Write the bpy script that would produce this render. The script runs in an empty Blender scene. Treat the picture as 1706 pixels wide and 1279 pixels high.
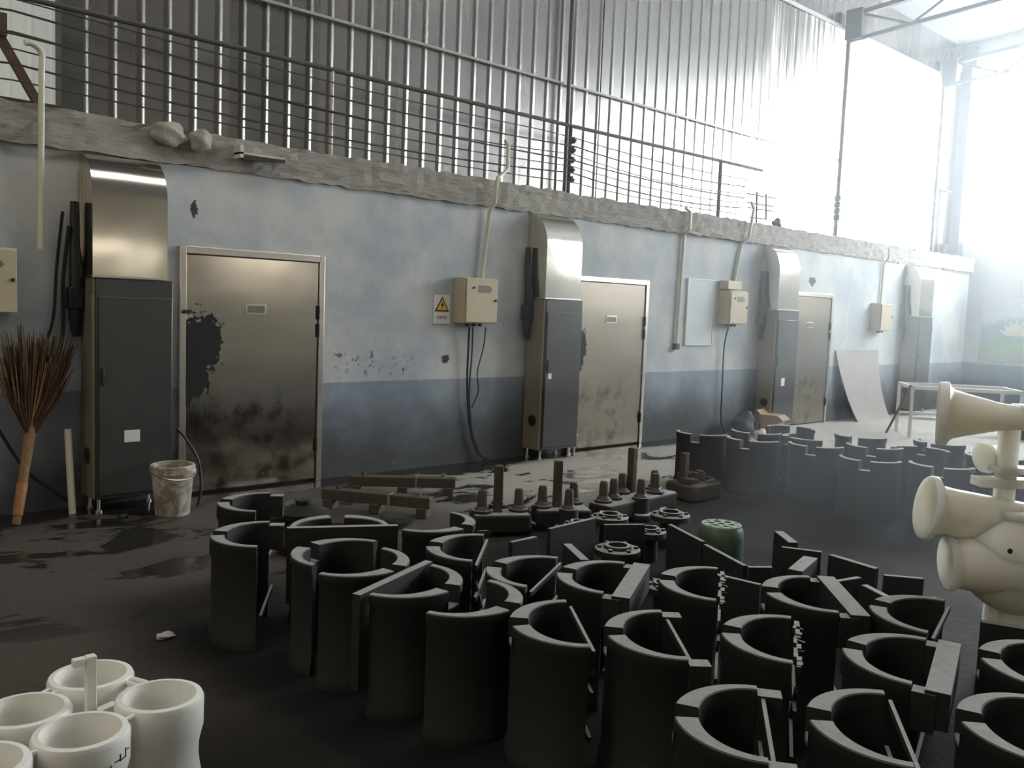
import bpy, bmesh, math, random
from mathutils import Vector, Matrix
random.seed(7)
C = bpy.context.scene.collection
PI = math.pi
R = math.radians

# ------------------------------------------------------------------ nodes
class NT:
    def __init__(s, name):
        s.m = bpy.data.materials.new(name); s.m.use_nodes = True
        s.t = s.m.node_tree; s.t.nodes.clear()
        s.out = s.t.nodes.new('ShaderNodeOutputMaterial')
    def n(s, typ, ins=None, **kw):
        d = s.t.nodes.new(typ)
        for k, v in kw.items(): setattr(d, k, v)
        for k, v in (ins or {}).items(): s.set(d.inputs[k], v)
        return d
    def set(s, sock, v):
        if isinstance(v, bpy.types.NodeSocket): s.t.links.new(v, sock)
        elif hasattr(v, 'outputs'): s.t.links.new(v.outputs[0], sock)
        else:
            if isinstance(v, (tuple, list)) and len(v) == 3 and sock.type == 'RGBA': v = (*v, 1)
            sock.default_value = v
    def math(s, op, a, b=0.0, clamp=False):
        d = s.n('ShaderNodeMath', operation=op, use_clamp=clamp); s.set(d.inputs[0], a); s.set(d.inputs[1], b); return d.outputs[0]
    def mix(s, f, a, b):
        d = s.n('ShaderNodeMix', data_type='RGBA'); s.set(d.inputs[0], f); s.set(d.inputs[6], a); s.set(d.inputs[7], b); return d.outputs[2]
    def mixf(s, f, a, b):
        d = s.n('ShaderNodeMix', data_type='FLOAT'); s.set(d.inputs[0], f); s.set(d.inputs[2], a); s.set(d.inputs[3], b); return d.outputs[0]
    def coord(s, w='Object'): return s.n('ShaderNodeTexCoord').outputs[w]
    def pos(s): return s.n('ShaderNodeNewGeometry').outputs['Position']
    def noise(s, vec, scale, detail=4, rough=.55, dist=0):
        return s.n('ShaderNodeTexNoise', {'Vector': vec, 'Scale': scale, 'Detail': detail, 'Roughness': rough, 'Distortion': dist}).outputs[0]
    def ramp(s, f, lo, hi):
        d = s.n('ShaderNodeMapRange', {'Value': f, 'From Min': lo, 'From Max': hi}); d.clamp = True; return d.outputs[0]
    def smooth(s, f, lo, hi):
        d = s.n('ShaderNodeMapRange', {'Value': f, 'From Min': lo, 'From Max': hi}, interpolation_type='SMOOTHSTEP'); return d.outputs[0]
    def xyz(s, v): d = s.n('ShaderNodeSeparateXYZ', {0: v}); return d.outputs
    def scale(s, v, sc): return s.n('ShaderNodeVectorMath', {0: v, 1: sc}, operation='MULTIPLY').outputs[0]
    def bump(s, h, strength=.3, dist=.01): return s.n('ShaderNodeBump', {'Height': h, 'Strength': strength, 'Distance': dist}).outputs[0]
    def done(s, **ins):
        b = s.n('ShaderNodeBsdfPrincipled', {k.replace('_', ' '): v for k, v in ins.items()})
        s.t.links.new(b.outputs[0], s.out.inputs[0]); return s.m

def box_mask(t, p, x0, x1, z0, z1, e=.05):
    o = t.xyz(p)
    a = t.math('MULTIPLY', t.smooth(o[0], x0 - e, x0 + e), t.math('SUBTRACT', 1.0, t.smooth(o[0], x1 - e, x1 + e)))
    b = t.math('MULTIPLY', t.smooth(o[2], z0 - e, z0 + e), t.math('SUBTRACT', 1.0, t.smooth(o[2], z1 - e, z1 + e)))
    return t.math('MULTIPLY', a, b)

def blob(t, p, x, z, rx, rz, edge=.25, nscale=14, amp=.6):
    o = t.xyz(p)
    a = t.math('DIVIDE', t.math('SUBTRACT', o[0], x), rx); b = t.math('DIVIDE', t.math('SUBTRACT', o[2], z), rz)
    d = t.math('SQRT', t.math('ADD', t.math('MULTIPLY', a, a), t.math('MULTIPLY', b, b)))
    d = t.math('ADD', d, t.math('MULTIPLY', t.math('SUBTRACT', t.noise(p, nscale, 5, .65), .5), amp * 2))
    return t.math('SUBTRACT', 1.0, t.smooth(d, 1 - edge, 1 + edge))

def plain(name, col, rough=.5, metal=0.0, var=.25, scale=9, bump=.0, spec=.5):
    t = NT(name); p = t.coord()
    n = t.noise(p, scale, 5)
    dark = tuple(c * (1 - var) for c in col); lite = tuple(min(1, c * (1 + var)) for c in col)
    kw = dict(Base_Color=t.mix(n, dark, lite), Roughness=t.mixf(n, max(.04, rough - .08), min(1, rough + .08)), Metallic=metal)
    b = NT  # noqa
    if bump: kw['Normal'] = t.bump(t.noise(p, scale * 4, 4), bump, .01)
    m = t.done(**kw)
    for d in m.node_tree.nodes:
        if d.type == 'BSDF_PRINCIPLED': d.inputs['Specular IOR Level'].default_value = spec
    return m

M = {}
M['cream'] = plain('cream_paint', (.50, .43, .29), .42, var=.1)
M['cream_plate'] = plain('tan_plate', (.20, .17, .13), .4, var=.2)
M['black'] = plain('black_rubber', (.012, .012, .013), .5, var=.3)
M['dark'] = plain('dark_steel', (.045, .042, .038), .45, .5, var=.3)
M['rust'] = plain('rusty_steel', (.10, .055, .04), .7, .2, var=.5, scale=30)
M['wire'] = plain('old_wire', (.06, .055, .048), .6, .2)
M['rail'] = plain('grey_rail', (.09, .085, .075), .5, .4)
M['pvc'] = plain('white_plastic_pipe', (.62, .60, .48), .35, var=.1)
M['foam'] = plain('white_foam', (.85, .84, .78), .42, var=.05, scale=20, bump=.08)
def m_ivory():
    t = NT('ivory_foam'); p = t.coord(); n = t.noise(p, 6, 5)
    return t.done(Base_Color=t.mix(n, (.86, .83, .71), (.92, .90, .82)), Roughness=.38, Subsurface_Weight=.8, Subsurface_Radius=(1, .95, .8), Subsurface_Scale=.16, Normal=t.bump(t.noise(p, 24, 4), .05, .01))
M['foam_warm'] = m_ivory()
M['white'] = plain('white_paint', (.75, .76, .74), .4, var=.06)
M['paper'] = plain('white_paper', (.72, .72, .70), .7, var=.06, scale=40)
M['yellow'] = plain('yellow_print', (.78, .50, .05), .5, var=.08)
M['orange'] = plain('orange_print', (.65, .32, .07), .5, var=.2, scale=60)
M['board'] = plain('grey_board', (.30, .27, .25), .6, var=.15, scale=5)
M['straw'] = plain('dry_straw', (.22, .13, .06), .8, var=.5, scale=40)
M['straw_dark'] = plain('dark_straw', (.07, .035, .018), .85, var=.5, scale=40)
M['tape'] = plain('orange_tape', (.34, .15, .06), .6, var=.5, scale=35)
M['card'] = plain('cardboard', (.27, .17, .10), .8, var=.2)
M['sack'] = plain('dark_sack', (.04, .04, .045), .8, var=.4, scale=20, bump=.4)
M['green'] = plain('green_plastic', (.075, .12, .075), .45, var=.2)
M['beam'] = plain('brown_casting', (.075, .058, .042), .6, .1, var=.35, scale=12, bump=.2)
M['pale'] = plain('pale_stone', (.5, .48, .44), .8, var=.2)
M['pale_rail'] = plain('pale_rail', (.34, .33, .30), .5, .3)
M['truss'] = plain('truss_steel', (.06, .065, .075), .5, .3)
M['glow_roof'] = plain('roof_sheet', (.24, .24, .26), .5, 0, var=.06)
M['farwall'] = plain('brown_hall_wall', (.20, .17, .13), .8, var=.3, scale=.4)
M['mortar'] = plain('mortar', (.36, .34, .29), .9, var=.3, scale=12, bump=.5)

def m_steel(name, base, rough, wav=.12, stain=None):
    t = NT(name); p = t.coord()
    s = t.noise(t.scale(p, (.4, .4, 2.5)), 2, 4)
    w = t.noise(p, 1.7, 1, .4)
    col = t.mix(s, tuple(c * .85 for c in base), tuple(min(1, c * 1.12) for c in base))
    rg = t.mixf(s, rough - .05, rough + .07); me = 1.0
    if stain:
        k = None
        for (x, z, rx, rz) in stain:
            q = blob(t, p, x, z, rx, rz, .05, 13, .95); k = q if k is None else t.math('MAXIMUM', k, q)
        sp = t.math('MULTIPLY', box_mask(t, p, .0, 1.0, -.2, .80, .16), t.smooth(t.noise(p, 4.2, 6, .7), .47, .68))
        k2 = t.math('MULTIPLY', sp, .8); k = t.math('GREATER_THAN', k, .4)
        col = t.mix(k2, col, (.14, .12, .10)); col = t.mix(k, col, (.008, .009, .008))
        me = t.math('SUBTRACT', 1.0, t.math('MULTIPLY', k, .95)); rg = t.mixf(k, rg, .75)
    return t.done(Base_Color=col, Roughness=rg, Metallic=me, Normal=t.bump(w, wav, .12))
M['steel'] = m_steel('stainless_door', (.66, .61, .53), .13, .03, [(.18, 1.25, .20, .26), (.10, 1.02, .14, .26)])
M['steel2'] = m_steel('stainless_door_clean', (.31, .27, .22), .34, .03, [(.10, 1.22, .16, .26)])
M['frame'] = m_steel('stainless_frame', (.66, .61, .54), .3, .03)
M['hood'] = m_steel('polished_duct', (.74, .69, .60), .14, .10)

def m_cabinet():
    t = NT('grey_cabinet_paint'); p = t.coord()
    n = t.noise(p, 4, 5)
    return t.done(Base_Color=t.mix(n, (.060, .060, .058), (.085, .083, .078)), Roughness=t.mixf(n, .30, .42), Metallic=.35)
M['cabinet'] = m_cabinet()
M['cab_side_lit'] = plain('warm_lit_cabinet_side', (.23, .19, .13), .4, .2, var=.15, scale=3)  # side of the grey cabinet, warm light from the left put into its colour

def m_coat():
    # dark refractory coating; paler on faces that look up
    t = NT('grey_coating'); p = t.pos()
    nz = t.xyz(t.n('ShaderNodeNewGeometry').outputs['Normal'])[2]
    n = t.noise(p, 22, 6, .65); n2 = t.noise(p, 3, 3)
    col = t.mix(n2, (.012, .0115, .011), (.024, .022, .020))
    up_facing = t.math('MULTIPLY', t.smooth(nz, .6, .95), t.mixf(n, .75, 1.0))
    col = t.mix(up_facing, col, t.mix(n, (.26, .26, .25), (.42, .42, .405)))
    return t.done(Base_Color=col, Roughness=.72, Normal=t.bump(n, .35, .006))
M['coat'] = m_coat()

def m_plaster():
    t = NT('painted_plaster'); p = t.pos(); o = t.xyz(p)
    n = t.noise(p, 1.1, 5, .6); f = t.noise(p, 9, 6, .65)
    up = t.mix(t.smooth(n, .34, .66), (.36, .405, .44), (.57, .575, .55))
    lo = t.mix(t.smooth(n, .34, .66), (.19, .235, .29), (.28, .32, .36))
    line = t.math('ADD', .885, t.math('MULTIPLY', t.math('SUBTRACT', f, .5), .02))
    col = t.mix(t.smooth(t.math('SUBTRACT', o[2], line), -.006, .006), lo, up)
    # damp grime climbing from the floor
    d = t.math('ADD', o[2], t.math('MULTIPLY', t.math('SUBTRACT', n, .5), .8))
    col = t.mix(t.math('MULTIPLY', t.math('SUBTRACT', 1.0, t.smooth(d, .08, .95)), .92), col, (.045, .046, .043))
    # chipped paint patches by the first door
    z = box_mask(t, p, 4.33, 5.30, .95, 1.17, .06)
    q = t.math('MULTIPLY', z, t.smooth(t.noise(t.scale(p, (1, 1, 1.3)), 11, 6, .75), .545, .60))
    q = t.math('MAXIMUM', q, blob(t, p, 5.64, 1.085, .05, .045, .1, 26, 1.2))
    q = t.math('MAXIMUM', q, blob(t, p, 3.03, 2.32, .03, .06, .1, 30, 1.3))
    q = t.math('MAXIMUM', q, blob(t, p, 12.72, 2.2, .10, .07, .1, 16, 1.0))
    col = t.mix(q, col, (.035, .035, .035))
    # mottling
    col = t.mix(t.math('MULTIPLY', t.smooth(f, .55, .8), .35), col, (.27, .27, .25))
    return t.done(Base_Color=col, Roughness=.7, Normal=t.bump(f, .15, .01))
M['plaster'] = m_plaster()

def m_concrete():
    t = NT('ledge_concrete'); p = t.pos()
    n = t.noise(p, 2.2, 6, .65); f = t.noise(t.scale(p, (1, 1, 4)), 5, 6, .7)
    col = t.mix(n, (.24, .225, .19), (.44, .42, .375)); col = t.mix(t.math('MULTIPLY', t.smooth(f, .58, .72), .7), col, (.11, .10, .09))
    return t.done(Base_Color=col, Roughness=.9, Normal=t.bump(f, .8, .03))
M['concrete'] = m_concrete()

def m_floor():
    t = NT('foundry_floor'); p = t.pos(); o = t.xyz(p)
    n = t.noise(p, .9, 6, .6); s = t.noise(t.scale(p, (.7, 1.3, 1)), 1.6, 6, .6, .6); f = t.noise(p, 14, 5, .7)
    dark = t.mix(f, (.046, .039, .032), (.090, .077, .063)); lite = t.mix(f, (.30, .28, .24), (.44, .41, .36))
    # dusty lane, wall reflection in its colour; dark yard floor, shade painted in
    lane = t.math('MULTIPLY', t.smooth(o[0], 4.0, 5.6), t.smooth(t.math('ADD', o[1], t.math('MULTIPLY', o[0], .0)), -2.4, -1.4))
    lane = t.math('MAXIMUM', lane, t.smooth(o[0], 8.4, 9.6))
    lane = t.math('MULTIPLY', lane, t.mixf(n, .55, 1.15), True)
    col = t.mix(lane, dark, lite)
    yard_dark = t.math('MULTIPLY', t.smooth(o[0], 1.2, 1.8), t.math('SUBTRACT', 1.0, t.smooth(o[0], 8.0, 8.8)))
    yard_dark = t.math('MULTIPLY', yard_dark, t.math('SUBTRACT', 1.0, t.smooth(o[1], -2.9, -2.0)))
    yard_dark = t.math('MAXIMUM', yard_dark, t.math('MULTIPLY', t.math('SUBTRACT', 1.0, t.smooth(o[1], -4.3, -3.1)), .9))  # fades the floor to black towards the camera, shade put into the colour
    col = t.mix(t.math('MULTIPLY', yard_dark, .88), col, (.008, .0075, .0075))
    wet = t.smooth(s, .525, .57)
    near = t.math('MULTIPLY', t.smooth(o[1], -3.2, -1.9), t.math('SUBTRACT', 1.0, t.smooth(o[0], 10, 12)))
    wet = t.math('MULTIPLY', wet, near)
    edge = t.smooth(t.math('ADD', o[1], t.math('MULTIPLY', t.math('SUBTRACT', n, .5), .5)), -.42, -.22)
    edge = t.math('MULTIPLY', edge, t.math('SUBTRACT', 1.0, t.smooth(o[0], 9.5, 12)))
    wet = t.math('MAXIMUM', wet, edge)
    col = t.mix(wet, col, (.018, .017, .015))
    return t.done(Base_Color=col, Specular_IOR_Level=t.mixf(yard_dark, .4, .08), Roughness=t.mixf(wet, t.mixf(n, .55, .8), .16), Normal=t.bump(t.math('MULTIPLY', f, t.math('SUBTRACT', 1.0, wet)), .35, .02))
M['floor'] = m_floor()

def m_corr():
    t = NT('galvanised_sheet'); p = t.pos(); o = t.xyz(p)
    cell = t.n('ShaderNodeTexWhiteNoise', {'W': t.math('FLOOR', t.math('DIVIDE', o[0], .9))}, noise_dimensions='1D').outputs[0]
    st = t.noise(t.scale(p, (5, 1, .35)), 1.5, 5, .6)
    base = t.mix(cell, (.26, .25, .235), (.40, .385, .37)); base = t.mix(t.math('MULTIPLY', st, .45), base, (.16, .14, .125))
    return t.done(Base_Color=base, Roughness=t.mixf(st, .20, .32), Metallic=.92, Normal=t.bump(t.noise(p, 1.6, 3), .12, .05))
M['corr'] = m_corr()

def m_end():
    t = NT('end_wall_paint'); p = t.pos(); o = t.xyz(p); n = t.noise(p, 1.2, 4)
    lo = t.mix(n, (.13, .19, .26), (.18, .24, .31)); up = t.mix(n, (.6, .63, .65), (.72, .74, .75))
    return t.done(Base_Color=t.mix(t.smooth(o[2], .86, .88), lo, up), Roughness=.6)
M['endwall'] = m_end()

def m_emit(name, col, s):
    t = NT(name); p = t.pos(); n = t.noise(p, .6, 2)
    e = t.n('ShaderNodeEmission', {'Color': col, 'Strength': t.mixf(n, s * .92, s * 1.08)}); t.t.links.new(e.outputs[0], t.out.inputs[0]); return t.m
M['day'] = m_emit('daylight_glazing', (.88, .96, 1.0, 1), 21.0)
M['sky_strip'] = m_emit('roof_light_sheet', (1.0, .97, .92, 1), 3.1)
M['far_window'] = m_emit('far_hall_window', (1.0, .93, .80, 1), 2.6)
M['warm_window'] = m_emit('warm_near_window', (1.0, .86, .64, 1), 1.0)
def m_glare_sheet():
    # glare painted as emission in upright streaks, stronger towards the far end and lower down
    t = NT('painted_glare_sheet'); p = t.pos(); o = t.xyz(p)
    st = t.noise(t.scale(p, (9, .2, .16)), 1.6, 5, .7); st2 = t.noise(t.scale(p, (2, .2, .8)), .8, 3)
    glare_ramp = t.math('SUBTRACT', t.math('MULTIPLY', t.math('SUBTRACT', o[0], 8.9), .27), t.math('MULTIPLY', t.math('SUBTRACT', o[2], 3.0), .24))
    f = t.math('ADD', t.math('ADD', glare_ramp, t.math('MULTIPLY', t.math('SUBTRACT', st, .5), 1.5)), t.math('MULTIPLY', t.math('SUBTRACT', st2, .5), .6))
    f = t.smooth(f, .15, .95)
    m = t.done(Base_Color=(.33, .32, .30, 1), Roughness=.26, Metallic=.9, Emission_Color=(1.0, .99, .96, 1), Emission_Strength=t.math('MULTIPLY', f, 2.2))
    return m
M['glare_sheet'] = m_glare_sheet()
def m_pale():
    t = NT('pale_daylight_sheet'); p = t.pos(); n = t.noise(t.scale(p, (6, 1, .4)), 2, 4)
    return t.done(Base_Color=(.6, .62, .58, 1), Roughness=.5, Emission_Color=t.mix(n, (.62, .66, .60), (.95, .98, .92)), Emission_Strength=.30)
M['pale_sheet'] = m_pale()

def m_mural():
    t = NT('painted_mural'); p = t.coord(); o = t.xyz(p); n = t.noise(p, .9, 5); 
    h = t.math('ADD', o[2], t.math('MULTIPLY', t.math('SUBTRACT', n, .5), .9))
    col = t.mix(t.smooth(h, .45, .6), (.22, .42, .22), (.30, .40, .44)); col = t.mix(t.smooth(h, .8, .95), col, (.68, .74, .76))
    col = t.mix(t.math('SUBTRACT', 1.0, t.smooth(h, .15, .35)), col, (.30, .36, .34))
    return t.done(Base_Color=col, Roughness=.55)
M['mural'] = m_mural()
M['petal'] = plain('pale_petal_paint', (.75, .70, .58), .5, var=.1)
M['leaf'] = plain('green_leaf_paint', (.22, .45, .22), .5, var=.2)
def m_white_board():
    t = NT('glossy_notice_board'); p = t.coord(); n = t.noise(p, 2, 3)
    return t.done(Base_Color=t.mix(n, (.62, .68, .70), (.72, .76, .76)), Roughness=.18)
M['notice'] = m_white_board()
def m_bucket():
    t = NT('stained_bucket'); p = t.coord(); n = t.noise(p, 7, 6, .7, .8)
    return t.done(Base_Color=t.mix(t.smooth(n, .42, .62), (.28, .23, .16), (.58, .56, .52)), Roughness=.5)
M['bucket'] = m_bucket()

# ------------------------------------------------------------------ mesh builder
class MB:
    def __init__(s): s.bm = bmesh.new()
    def _add(s, verts, faces, smooth=False):
        vs = [s.bm.verts.new(v) for v in verts]
        for f in faces:
            try:
                q = s.bm.faces.new([vs[i] for i in f]); q.smooth = smooth
            except ValueError: pass
        return s
    def box(s, lo, hi, mat=None):
        x0, y0, z0 = lo; x1, y1, z1 = hi
        v = [(x0, y0, z0), (x1, y0, z0), (x1, y1, z0), (x0, y1, z0), (x0, y0, z1), (x1, y0, z1), (x1, y1, z1), (x0, y1, z1)]
        if mat is not None: v = [mat @ Vector(q) for q in v]
        return s._add(v, [(3, 2, 1, 0), (4, 5, 6, 7), (0, 1, 5, 4), (1, 2, 6, 5), (2, 3, 7, 6), (3, 0, 4, 7)])
    def bar(s, a, b, w, h, up=(0, 0, 1)):
        a = Vector(a); b = Vector(b); d = b - a; L = d.length; d.normalize(); u = Vector(up)
        if abs(d.dot(u)) > .99: u = Vector((1, 0, 0))
        sd = d.cross(u).normalized(); u = sd.cross(d)
        m = Matrix((( d.x, sd.x, u.x, a.x), (d.y, sd.y, u.y, a.y), (d.z, sd.z, u.z, a.z), (0, 0, 0, 1)))
        return s.box((0, -w / 2, -h / 2), (L, w / 2, h / 2), m)
    def tube(s, pts, r, n=10, cap=True):
        pts = [Vector(p) for p in pts]; rs = r if isinstance(r, (list, tuple)) else [r] * len(pts)
        rings = []; prev = None
        for i, p in enumerate(pts):
            d = (pts[min(i + 1, len(pts) - 1)] - pts[max(i - 1, 0)]).normalized()
            if prev is None:
                u = Vector((0, 0, 1)) if abs(d.z) < .9 else Vector((1, 0, 0)); u = (u - d * d.dot(u)).normalized()
            else: u = (prev - d * d.dot(prev)).normalized()
            prev = u; w = d.cross(u)
            rings.append([s.bm.verts.new(p + (u * math.cos(2 * PI * k / n) + w * math.sin(2 * PI * k / n)) * rs[i]) for k in range(n)])
        for a, b in zip(rings, rings[1:]):
            for k in range(n):
                f = s.bm.faces.new((a[k], a[(k + 1) % n], b[(k + 1) % n], b[k])); f.smooth = True
        if cap:
            s.bm.faces.new(rings[0][::-1]); s.bm.faces.new(rings[-1])
        return s
    def lathe(s, prof, n=32, mat=None, closed=False):
        mat = mat or Matrix(); rings = []
        for (r, z) in prof:
            rings.append([s.bm.verts.new(mat @ Vector((r * math.cos(2 * PI * k / n), r * math.sin(2 * PI * k / n), z))) for k in range(n)])
        seq = list(zip(rings, rings[1:])) + ([(rings[-1], rings[0])] if closed else [])
        for a, b in seq:
            for k in range(n):
                f = s.bm.faces.new((a[k], a[(k + 1) % n], b[(k + 1) % n], b[k])); f.smooth = n > 8
        if not closed:
            if prof[0][0] > 1e-4: s.bm.faces.new(rings[0][::-1])
            if prof[-1][0] > 1e-4: s.bm.faces.new(rings[-1])
        return s
    def prism(s, poly, y0, y1, mat=None):   # polygon in x-z, extruded along y
        n = len(poly); v = [(x, y0, z) for x, z in poly] + [(x, y1, z) for x, z in poly]
        if mat is not None: v = [mat @ Vector(q) for q in v]
        return s._add(v, [tuple(range(n)), tuple(range(2 * n - 1, n - 1, -1))] + [(i, i + n, (i + 1) % n + n, (i + 1) % n) for i in range(n)])
    def build(s, name, mat, parent=None, bevel=0.0, auto=True, loc=None):
        bmesh.ops.remove_doubles(s.bm, verts=s.bm.verts, dist=1e-5)
        bmesh.ops.recalc_face_normals(s.bm, faces=s.bm.faces)
        me = bpy.data.meshes.new(name); s.bm.to_mesh(me); s.bm.free()
        o = bpy.data.objects.new(name, me); C.objects.link(o)
        me.materials.append(M[mat] if isinstance(mat, str) else mat)
        if auto:
            for e in me.edges: pass
            me.set_sharp_from_angle(angle=R(38))
        if bevel:
            b = o.modifiers.new('bevel', 'BEVEL'); b.width = bevel; b.segments = 2; b.limit_method = 'ANGLE'; b.angle_limit = R(40)
        if parent: o.parent = parent
        if loc: o.location = loc
        return o

def tag(o, label=None, cat=None, group=None, kind=None):
    for k, v in (('label', label), ('category', cat), ('group', group), ('kind', kind)):
        if v: o[k] = v
    return o
def thing(name, loc, label, cat, group=None, rz=0, kind=None):
    o = bpy.data.objects.new(name, None); C.objects.link(o); o.empty_display_size = .1
    o.location = loc; o.rotation_euler = (0, 0, rz)
    return tag(o, label, cat, group, kind)
def struct(o, label=None, cat=None): return tag(o, label, cat, None, 'structure')

# ------------------------------------------------------------------ shell of the hall
XE = 19.0            # end wall
struct(MB().box((-8, -16, -.2), (XE + .2, 1.2, 0)).build('floor', 'floor'), 'dark foundry floor with dusty lane and wet patches along the rooms', 'floor')
wb = MB(); wb.box((-3, 0, 0), (18.7, .5, 2.66)); wb = struct(wb.build('wall_back', 'plaster'), 'white and blue-grey painted plaster wall of the drying rooms', 'wall')
# rough concrete ledge on top of the rooms
lg = MB(); nx = 260; nzs = [2.655, 2.70, 2.76, 2.83, 2.89, 2.93]
rng = random.Random(3); vs = []
for i in range(nx + 1):
    x = -3 + 21.75 * i / nx; col = []
    col.append(lg.bm.verts.new((x, .3, nzs[0] + rng.uniform(-.012, .012))))
    off = -.035 - .03 * math.sin(x * 1.1) * math.sin(x * .37 + 1)
    for z in nzs:
        col.append(lg.bm.verts.new((x, min(-.006, off + rng.uniform(-.012, .012)), z + rng.uniform(-.012, .012))))
    col.append(lg.bm.verts.new((x, .56, 2.93 + rng.uniform(-.012, .012))))
    col.append(lg.bm.verts.new((x, .56, 2.66)))
    vs.append(col)
for a, b in zip(vs, vs[1:]):
    for k in range(len(a) - 1): lg.bm.faces.new((a[k], a[k + 1], b[k + 1], b[k]))
struct(lg.build('trim_1', 'concrete', auto=False), 'rough concrete ledge band running along the top of the rooms', 'ledge')

def corrugated(x0, x1, y, z0, z1, pitch, name, mat, thick=.012):
    m = MB(); prof = []; x = x0
    while x < x1 - pitch * .9:
        prof += [(x, y), (x + pitch * .66, y)] + [(x + pitch * (.68 + .30 * q / 8), y - .0095 * math.sin(PI * q / 8)) for q in range(1, 8)]
        x += pitch
    prof.append((x, y)); n = len(prof); rows = []
    for z in (z0, z1): rows.append([m.bm.verts.new((px, py, z)) for px, py in prof])
    back = [[m.bm.verts.new((px, py + thick, z)) for px, py in prof] for z in (z0, z1)]
    for i in range(n - 1):
        m.bm.faces.new((rows[0][i], rows[0][i + 1], rows[1][i + 1], rows[1][i])).smooth = prof[i + 1][0] - prof[i][0] < pitch * .2
        m.bm.faces.new((back[0][i], back[1][i], back[1][i + 1], back[0][i + 1]))
    return m.build(name, mat, auto=False)
struct(corrugated(2.20, XE, .62, 2.86, 7.16, .2225, 'wall_rear', 'corr'), 'ribbed galvanised sheet wall rising above the drying rooms', 'wall')
struct(corrugated(-2.5, 3.1, 1.05, 2.86, 7.16, .16, 'window_1', 'pale_sheet'), 'pale translucent ribbed sheet above the rooms at far left', 'window')
# purlins behind/over the sheet read as pale lines
for i, z in enumerate((4.29, 6.42)):
    struct(MB().box((2.3, .56, z - .013 - .012 * i), (XE - .05, .585, z + .013 + .012 * i)).build('trim_%d' % (i + 2), ('pale_rail', 'white')[i]), ('lower' if i == 0 else 'upper') + ' pale horizontal rail across the ribbed sheet wall', 'rail')
struct(MB().box((2.16, .42, 2.9), (2.32, .57, 7.2)).build('column', 'rail'), 'dull grey steel column at left end of the ribbed sheet wall', 'column')
struct(MB().box((-2.5, .38, 2.955), (2.15, .54, 3.03)).build('beam', 'rust'), 'dark steel beam lying on the ledge at far left', 'beam')

# end wall, mural and glazing
struct(MB().box((XE, -16, 0), (XE + .3, 1.2, 3.25)).build('wall_right', 'endwall'), 'far end wall painted pale over dark blue', 'wall')
g = MB().box((XE + .12, -11.5, 3.25), (XE + .18, .5, 6.75)).build('window_2', 'day'); struct(g, 'tall bright daylight glazing above the far end wall', 'window')
fr = MB()
for y in [.45 - 1.5 * k for k in range(9)]: fr.box((XE + .04, y - .03, 3.25), (XE + .11, y + .03, 6.75))
for z in (3.28, 5.0, 6.72): fr.box((XE + .03, -11.5, z - .03), (XE + .10, .5, z + .03))
fr.build('window_frame', 'white', g)
struct(MB().box((XE, -16, 6.75), (XE + .3, 1.2, 9)).build('wall_right_gable', 'endwall'), 'pale gable wall over the far daylight glazing', 'wall')
struct(MB().box((XE - .2, .30, 0), (XE - .02, .5, 7.1)).build('column', 'truss'), 'slim steel corner column at the far end of the hall', 'column')
mu = thing('wall_mural', (XE - .02, -3.2, .92), 'painted landscape mural with pale lotus and green leaves on far end wall', 'mural', rz=R(-90))
MB().box((-3.0, -.015, 0), (3.0, .015, 1.25)).build('painted_panel', 'mural', mu)
for (x, z, s) in ((-2.35, .52, .33), (-1.75, .34, .26), (-1.1, .6, .3), (.2, .4, .35), (1.6, .55, .3)):
    lt = MB()
    for a in range(-3, 4):
        t_ = R(a * 24); c, sn = math.sin(t_), math.cos(t_)
        lt.prism([(x, z), (x + s * (.6 * c - .14 * sn), z + s * (.6 * sn + .14 * c)), (x + s * c, z + s * sn), (x + s * (.6 * c + .14 * sn), z + s * (.6 * sn - .14 * c))], -.03, -.016)
    lt.build('lotus_flower', 'petal', mu)
for (x, z, a, b) in ((-1.5, .75, .7, .2), (-2.5, .28, .4, .12), (.9, .7, .6, .2), (-.5, .3, .5, .12)):
    MB().prism([(x + a * math.cos(2 * PI * k / 20), z + b * math.sin(2 * PI * k / 20)) for k in range(20)], -.024, -.016).build('leaf', 'leaf', mu)

# roof, roof lights, purlins
def roofz(y): return 7.16 + .10 * (.62 - y)
rf = MB()
SK = (-4.4, -2.5)
for (ya, yb) in ((1.0, SK[1]), (SK[0], -16)):
    rf._add([(-8, ya, roofz(ya)), (XE + .2, ya, roofz(ya)), (XE + .2, yb, roofz(yb)), (-8, yb, roofz(yb)),
             (-8, ya, roofz(ya) + .06), (XE + .2, ya, roofz(ya) + .06), (XE + .2, yb, roofz(yb) + .06), (-8, yb, roofz(yb) + .06)],
            [(0, 1, 2, 3), (7, 6, 5, 4), (0, 4, 5, 1), (1, 5, 6, 2), (2, 6, 7, 3), (3, 7, 4, 0)])
rf._add([(11, SK[1], roofz(SK[1])), (XE + .2, SK[1], roofz(SK[1])), (XE + .2, SK[0], roofz(SK[0])), (11, SK[0], roofz(SK[0]))], [(0, 1, 2, 3)])
struct(rf.build('ceiling', 'glow_roof'), 'shallow sheet roof over the hall', 'roof')
sk = MB()._add([(-8, SK[0], roofz(SK[0])), (11, SK[0], roofz(SK[0])), (11, SK[1], roofz(SK[1])), (-8, SK[1], roofz(SK[1]))], [(0, 1, 2, 3)])
struct(sk.build('window_3', 'sky_strip'), 'long translucent roof light strip', 'window')
for i, y in enumerate((-.9, -2.4, -3.9)):
    struct(MB().box((-8, y - .03, roofz(y) - .09), (XE, y + .03, roofz(y) - .005)).build('trim_%d' % (i + 4), 'white'), ('first', 'second', 'third')[i] + ' roof purlin counted from the ribbed sheet wall', 'purlin')
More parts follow.
